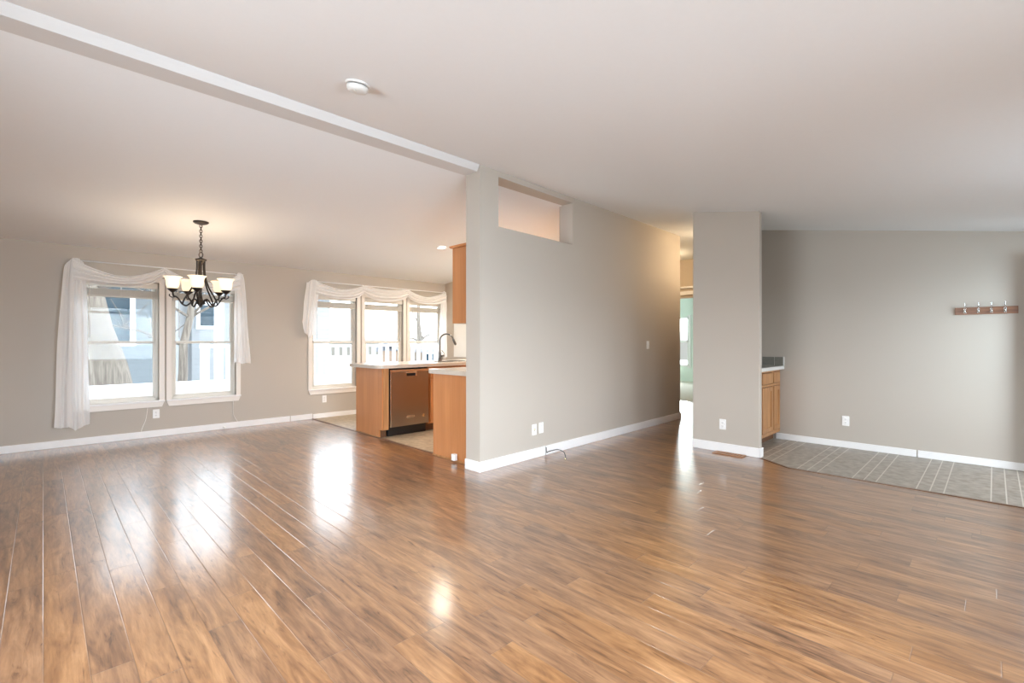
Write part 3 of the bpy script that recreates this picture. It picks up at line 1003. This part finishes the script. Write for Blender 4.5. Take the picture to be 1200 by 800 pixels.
# ------------------------------------------------------------------ smoke detector
sx_, sy_ = 1.357, 2.71
sz_ = zf(sy_)
sd = thing('smoke_detector', 'round white smoke detector on the sloping living room ceiling', 'smoke detector', (sx_, sy_, sz_))
sl = math.atan(0.172)
rotm = Matrix.Translation((sx_, sy_, sz_)) @ Matrix.Rotation(sl, 4, 'X')
def tilt(mb): mb.bm.transform(rotm); return mb
mb = MB(); mb.lathe([(0.070, 0.004), (0.070, -0.010), (0.066, -0.012)]); tilt(mb).build('base', M['ivory'], sd)
mb = MB(); mb.lathe([(0.057, -0.012), (0.057, -0.017)]); tilt(mb).build('gap_ring', M['slot'], sd)
mb = MB(); mb.lathe([(0.062, -0.017), (0.063, -0.030), (0.056, -0.044), (0.038, -0.050), (0.010, -0.051)]); tilt(mb).build('cover', M['ivory'], sd)
mb = MB(); mb.lathe([(0.009, -0.050), (0.009, -0.054)], (-0.022, -0.02, 0)); tilt(mb).build('test_button', M['vinylframe'], sd)

# ------------------------------------------------------------------ cover plates
def make_plate(name, cat, kind):
    """local: plate centred at origin, facing -y"""
    r = thing(name, '', cat)
    mb = MB(); mb.box(-.036, .036, -.006, 0.0, -.058, .058, 0.003); mb.build('cover_plate', M['plate'], r)
    if kind == 'outlet':
        for s in (-1, 1):
            mb = MB(); mb.lathe([(0.0165, 0.006), (0.0165, 0.009), (0.014, 0.0095)], (0, 0, s * 0.0195), 'Y', 20); q = mb.build('receptacle', M['plate'], r)
            mb = MB()
            for dx_ in (-0.006, 0.006): mb.box(dx_ - .0012, dx_ + .0012, -.0102, -.0092, s * .0195 - .002, s * .0195 + .007)
            mb.lathe([(0.0022, 0.0092), (0.0022, 0.0102)], (0, 0, s * .0195 - .008), 'Y', 10); mb.build('slot', M['slot'], q)
        mb = MB(); mb.lathe([(0.003, 0.006), (0.003, 0.0075)], (0, 0, 0), 'Y', 10); mb.build('screw', M['vinylframe'], r)
    elif kind == 'switch':
        mb = MB(); mb.box(-.006, .006, -.0075, -.006, -.013, .013); mb.build('switch_surround', M['vinylframe'], r)
        mb = MB(); mb.prism([(-.0075, -.006), (-.018, .004), (-.016, .010), (-.0075, .006)], 'X', -.004, .004); mb.build('toggle', M['plate'], r)
    else:
        mb = MB(); mb.lathe([(0.011, 0.006), (0.011, 0.009), (0.005, 0.009), (0.005, 0.016), (0.001, 0.016)], (0, 0, 0), 'Y', 18); mb.build('cable_jack', M['brass'], r)
    return r


def on_partition(x, z):
    """point on the living room face of the partition at world x"""
    t = (x - 2.97) / math.cos(PA)
    v = PT @ Vector((t, 0, z))
    return (v.x, v.y, z)


G = 'white electrical outlets low on the walls'
o = make_plate('wall_outlet', 'outlet', 'outlet')
for i, (loc, rz, lab) in enumerate([
    ((1.056, YB, 0.300), 0, 'white duplex outlet under the gap between the two dining windows'),
    ((3.292, YB, 0.305), 0, 'white duplex outlet under the left kitchen window'),
    (on_partition(3.874, 0.308), PA, 'white duplex outlet on the partition, right one of the pair'),
    ((5.49, 2.162, 0.311), -PI / 2, 'white duplex outlet near the foot of the narrow wing wall'),
    ((XR, 1.23, 0.314), -PI / 2, 'white duplex outlet on the right wall above the entry vinyl'),
]):
    c = o if i == 0 else copy_tree(o)
    tag(c, lab, 'outlet', G)
    place(c, loc, rz)
c = make_plate('cable_plate', 'wall plate', 'jack')
tag(c, 'white cable jack plate on the partition, left one of the pair', 'wall plate')
place(c, on_partition(3.760, 0.302), PA)
c = make_plate('light_switch', 'light switch', 'switch')
tag(c, 'white toggle light switch at mid height on the partition near the hall', 'light switch')
place(c, on_partition(6.286, 1.20), PA)

# ------------------------------------------------------------------ coat rack
cr = thing('coat_rack', 'brown wooden coat rack with four hooks on the right wall', 'coat rack', (XR, 0.06, 1.525))
mb = MB(); mb.box(XR - .020, XR, -0.165, 0.285, 1.524, 1.597, 0.003); mb.build('board', M['rackwood'], cr)
hook_src = None
for k, y in enumerate((0.211, 0.111, 0.019, -0.076)):
    if hook_src is None:
        mb = MB(); mb.box(XR - .024, XR - .0202, y - .011, y + .011, 1.538, 1.585, 0.001)
        mb.tube(smooth_path([(XR - .022, y, 1.575), (XR - .045, y, 1.582), (XR - .068, y, 1.605), (XR - .075, y, 1.632)], 5), 0.0045, 8)
        mb.lathe([(0.002, 1.628), (0.0058, 1.632), (0.0062, 1.640), (0.002, 1.646)], (XR - .0755, y, 0))
        hook_src = mb.build('hook', M['chrome'], cr)
        mb = MB(); mb.tube(smooth_path([(XR - .022, y, 1.550), (XR - .040, y, 1.540), (XR - .050, y, 1.552)], 5), 0.0045, 8)
        mb.lathe([(0.003, -0.012), (0.011, -0.006), (0.013, 0.002), (0.009, 0.010), (0.002, 0.014)], (XR - .053, y, 1.558), 'X')
        knob_src = mb.build('knob', M['chrome'], hook_src)
        y_src = y
    else:
        hk = hook_src.copy(); C.objects.link(hk); hk.parent = cr
        hk.location = hook_src.location + Vector((0, y - y_src, 0))
        kb = knob_src.copy(); C.objects.link(kb); kb.parent = hk

# ------------------------------------------------------------------ entry cabinet beside the wing wall
EX0, EX1, EY = 5.575, 6.735, 1.930
ec = thing('entry_cabinet', 'light oak base cabinet in the niche beside the right wall', 'cabinet', (6.15, 2.2, 0))
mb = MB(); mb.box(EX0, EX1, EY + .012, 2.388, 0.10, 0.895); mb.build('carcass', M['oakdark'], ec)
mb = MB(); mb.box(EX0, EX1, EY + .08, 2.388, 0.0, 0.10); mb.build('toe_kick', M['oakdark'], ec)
mb = MB()
cols = [(5.60, 6.02), (6.055, 6.435), (6.475, 6.72)]
holed_wall(mb, EX0, EX1, 0.10, 0.895, [(a, b, 0.14, 0.70) for a, b in cols] + [(a, b, 0.725, 0.872) for a, b in cols],
           lambda a, b, c, d: mb.box(a, b, EY, EY + .012, c, d))
mb.build('face_frame', M['oak'], ec)
for a, b in cols:
    mb = MB()
    holed_wall(mb, a + .008, b - .008, 0.148, 0.692, [(a + .055, b - .055, 0.20, 0.64)], lambda q, w, c, d: mb.box(q, w, EY - .006, EY + .010, c, d))
    mb.box(a + .05, b - .05, EY + .003, EY + .010, 0.195, 0.645)
    mb.build('door', M['oak'], ec)
    mb = MB(); mb.box(a + .008, b - .008, EY - .006, EY + .010, 0.733, 0.864, 0.003); mb.build('drawer', M['oak'], ec)
mb = MB(); mb.box(5.57, 6.738, 1.880, 2.388, 0.897, 0.940, 0.004)
tag(mb.build('countertop', M['ecounter']), 'pale edged grey worktop on the oak entry cabinet', 'countertop')
bs = thing('backsplash', 'low grey tile backsplash on the right wall above the entry worktop', 'backsplash', (XR, 2.2, 0.94))
mb = MB()
for y0, y1 in ((1.893, 1.992), (1.997, 2.14), (2.145, 2.30), (2.305, 2.388)): mb.box(XR - .012, XR - .001, y0, y1, 0.941, 1.052, 0.001)
mb.build('tile_row', M['tile'], bs)
mb = MB(); mb.box(XR - .009, XR - .0005, 1.893, 2.388, 0.941, 1.051); mb.build('grout_bed', M['grout'], bs)
mb = MB(); mb.box(XR - .015, XR, 1.880, 1.893, 0.941, 1.056, 0.002); mb.build('edge_trim', M['ecounter'], bs)
mb = MB(); mb.box(5.58, 6.70, 1.90, 2.388, 0.9402, 0.9425); tag(mb.build('counter_tile_field', M['tile']), 'dark grey tile surface set into the entry worktop', 'tile surface')

# ------------------------------------------------------------------ small things on floors and walls
fr = thing('floor_register', 'wooden floor vent register beside the narrow wing wall', 'floor vent', (5.40, 2.06, 0))
mb = MB()
holed_wall(mb, 1.90, 2.22, 5.335, 5.465, [(1.925 + k * .030, 1.925 + k * .030 + .016, 5.36, 5.44) for k in range(9)],
           lambda a, b, c, d: mb.box(c, d, a, b, 0.0005, 0.010))
mb.build('grille', M['register'], fr)
mb = MB(); mb.box(5.35, 5.45, 1.91, 2.21, 0.0003, 0.003); mb.build('duct', M['slot'], fr)

mb = MB()
mb.tube(smooth_path([(3.945, 3.466, 0.085), (3.944, 3.455, 0.03), (3.955, 3.44, 0.040), (4.03, 3.38, 0.060), (4.045, 3.30, 0.045), (3.98, 3.22, 0.012), (3.935, 3.19, 0.006)], 8), 0.0045, 8)
cb = mb.build('coaxial_cable', M['cable']); tag(cb, 'black cable curling out of the partition baseboard onto the planks', 'cable')
mb = MB(); mb.lathe([(0.007, 0.0), (0.008, 0.004), (0.008, 0.016), (0.004, 0.018)], (3.935, 3.19, 0.0008)); mb.build('plug', M['brass'], cb)

mb = MB(); mb.tube(smooth_path([(0.965, YB - .008, 0.385), (0.945, YB - .010, 0.24), (0.905, YB - .012, 0.12), (0.900, YB - .018, 0.088)], 6), 0.004, 6)
tag(mb.build('hanging_cord', M['cord']), 'thin white cord on the back wall below the left dining window', 'cord', 'white cords below the dining windows')
mb = MB(); mb.tube(smooth_path([(1.955, YB - .008, 0.385), (1.955, YB - .010, 0.22), (1.975, YB - .012, 0.15), (2.01, YB - .018, 0.088)], 6), 0.004, 6)
tag(mb.build('hanging_cord', M['cord']), 'thin white cord on the back wall below the right dining window', 'cord', 'white cords below the dining windows')
ds = thing('door_stop', 'small white stop at the foot of the back baseboard', 'door stop', (1.833, YB - .03, 0))
mb = MB(); mb.lathe([(0.012, 0.0), (0.012, 0.004), (0.006, 0.006), (0.006, 0.045)], (1.833, YB - .0145, 0.03), 'Y', 14); mb.build('stem', M['plate'], ds)
mb = MB(); mb.lathe([(0.013, 0.045), (0.014, 0.055), (0.010, 0.062)], (1.833, YB - .0145, 0.03), 'Y', 14); mb.build('rubber_tip', M['blindrail'], ds)

# hall wall sconce (hidden behind the wing wall) that warms the hall
hl = thing('wall_sconce', 'warm glass sconce on the hall wall behind the wing wall', 'wall lamp', (7.35, 2.508, 2.3))
mb = MB(); mb.lathe([(0.06, -0.02), (0.06, 0.0), (0.045, 0.006)], (7.35, 2.518, 2.30), 'Y', 24); mb.bm.transform(Matrix.Translation((0, 5.036, 0)) @ Matrix.Scale(-1, 4, (0, 1, 0))); mb.build('back_plate', M['brass'], hl)
mb = MB(); mb.tube(smooth_path([(7.35, 2.515, 2.30), (7.35, 2.60, 2.28), (7.35, 2.70, 2.30), (7.35, 2.70, 2.335)], 5), 0.008, 8); mb.build('arm', M['brass'], hl)
mb = MB(); mb.lathe([(0.030, 2.335), (0.050, 2.36), (0.060, 2.42), (0.075, 2.46), (0.072, 2.46), (0.056, 2.42), (0.046, 2.362), (0.026, 2.342)], (7.35, 2.70, 0), 'Z', 24, False); mb.build('lamp_shade', M['shade'], hl)
point_light('sconce_bulb', (7.35, 2.70, 2.52), 36, (1.0, 0.74, 0.46), 0.05)

nl_ = thing('flush_light', 'warm flush dome light on the ceiling of the hall nook', 'ceiling light', (8.6, 4.6, 2.96))
mb = MB(); mb.lathe([(0.14, 0.0), (0.14, -0.02), (0.12, -0.026)], (8.6, 4.6, 2.96)); mb.build('base', M['brass'], nl_)
mb = MB(); mb.lathe([(0.125, -0.022), (0.12, -0.06), (0.07, -0.10), (0.01, -0.11)], (8.6, 4.6, 2.96)); mb.build('lamp_shade', M['shade'], nl_)
point_light('flush_bulb', (8.6, 4.6, 2.74), 20, (1.0, 0.74, 0.45), 0.08)

# ------------------------------------------------------------------ outside the back windows
mb = MB(); mb.box(-30, 45, 7.95, 60, -0.9, -0.6)
struct(mb.build('ground', M['snow']))
mb = MB(); mb.box(-3, 9.5, 7.90, 9.7, -0.25, -0.12)
struct(mb.build('deck_floor', M['snow']))
rl = thing('deck_railing', 'white deck railing with balusters and a low boarded panel outside the back windows', 'railing', (3, 9.5, -0.12))
mb = MB(); mb.box(-3, 9.5, 9.47, 9.53, -0.12, 0.583); mb.build('boarded_panel', M['board'], rl)
mb = MB(); mb.box(1.9, 9.5, 9.45, 9.55, 1.14, 1.19, 0.006); mb.build('top_rail', M['whitewood'], rl)
for x in (1.97, 4.75, 7.6):
    mb = MB(); mb.box(x - .06, x + .06, 9.44, 9.56, 0.583, 1.25, 0.006); mb.build('post', M['whitewood'], rl)
src = None
for k in range(34):
    x = 2.16 + k * 0.165
    if src is None:
        mb = MB(); mb.box(x - .03, x + .03, 9.47, 9.53, 0.583, 1.14, 0.004); src = mb.build('baluster', M['whitewood'], rl); x0_ = x
    else:
        c = src.copy(); C.objects.link(c); c.parent = rl; c.location = src.location + Vector((x - x0_, 0, 0))
pp = thing('porch_post', 'tall white porch post outside the right dining window', 'post', (2.2, 9.62, -0.12))
mb = MB(); mb.box(2.15, 2.27, 9.57, 9.69, -0.12, 3.6, 0.008); mb.build('shaft', M['whitewood'], pp)
mb = MB(); mb.box(2.12, 2.30, 9.565, 9.72, -0.12, 0.10, 0.008); mb.build('plinth', M['whitewood'], pp)


def house(label, x0, x1, y0, y1, h, mat, wins, rise=1.6):
    r = thing('neighbour_house', label, 'house', ((x0 + x1) / 2, y0, -0.6))
    mb = MB(); mb.box(x0, x1, y0, y1, -0.6, h); mb.build('wall', mat, r)
    mb = MB(); ym = (y0 + y1) / 2
    mb.prism([(y0 - .4, h - .05), (ym, h + rise), (y1 + .4, h - .05), (y1 + .4, h + .1), (ym, h + rise + .15), (y0 - .4, h + .1)], 'X', x0 - .4, x1 + .4)
    mb.build('roof', M['roof'], r)
    for (a, b, c, d) in wins:
        mb = MB(); holed_wall(mb, a - .1, b + .1, c - .1, d + .1, [(a, b, c, d)], lambda q, w, e_, f_: mb.box(q, w, y0 - .04, y0 - .001, e_, f_))
        f = mb.build('window', M['whitewood'], r)
        mb = MB(); mb.box(a, b, y0 - .02, y0 - .002, c, d); mb.build('pane', M['darkglass'], f)
    return r


house('grey neighbouring house with dark windows behind the left dining window', -4.0, 2.05, 14.0, 18, 2.55, M['greysiding'], [(0.86, 1.42, 1.25, 2.25), (-2.2, -1.2, 0.7, 2.0)], 0.35)
house('pale neighbouring house seen through the right dining window and left kitchen window', 3.0, 7.0, 16.0, 20, 2.75, M['whitesiding'], [(3.2, 3.7, 1.7, 2.3), (5.4, 6.2, 0.9, 2.0)], 0.4)
house('tan low house far beyond the right kitchen window', 13.0, 20.0, 21.0, 23.2, 0.75, M['tansiding'], [(14.2, 14.8, 0.1, 0.6)], 0.45)


def tree(label, x, y, lean, h, r0, seed):
    rnd = random.Random(seed)
    t = thing('bare_tree', label, 'tree', (x, y, -0.6))
    pts, rs = [], []
    for k in range(9):
        q = k / 8
        pts.append((x + lean * h * q + rnd.uniform(-.04, .04), y + rnd.uniform(-.04, .04), -0.65 + (h + .65) * q)); rs.append(r0 * (1 - 0.75 * q) * (1.25 if k == 0 else 1))
    mb = MB(); mb.tube(pts, rs, 14); mb.build('trunk', M['bark'], t)
    for b in range(11):
        i = rnd.randint(3, 8); p0 = Vector(pts[i]); a = rnd.uniform(0, 2 * PI); L = rnd.uniform(.7, 1.7)
        d = Vector((math.cos(a), math.sin(a) * .6, rnd.uniform(.1, .8)))
        q = [p0, p0 + d * L * .5 + Vector((0, 0, .05)), p0 + d * L]
        mb = MB(); mb.tube(q, [rs[i] * .45, rs[i] * .28, .008], 7)
        for w in range(5):
            s_ = q[1].lerp(q[2], rnd.random()); e2 = s_ + Vector((rnd.uniform(-.5, .5), rnd.uniform(-.3, .3), rnd.uniform(.1, .6)))
            mb.tube([s_, s_.lerp(e2, .5) + Vector((.03, 0, .02)), e2], [.012, .008, .004], 5)
        mb.build('branch', M['bark'], t)


tree('thick leaning tree trunk outside the left dining window', 1.05, 11.6, -0.20, 5.0, 0.42, 3)
tree('slim bare tree outside the right dining window', 2.05, 12.4, 0.10, 4.2, 0.11, 5)
tree('bare branching tree outside the right kitchen window', 9.6, 14.6, 0.02, 4.4, 0.12, 8)
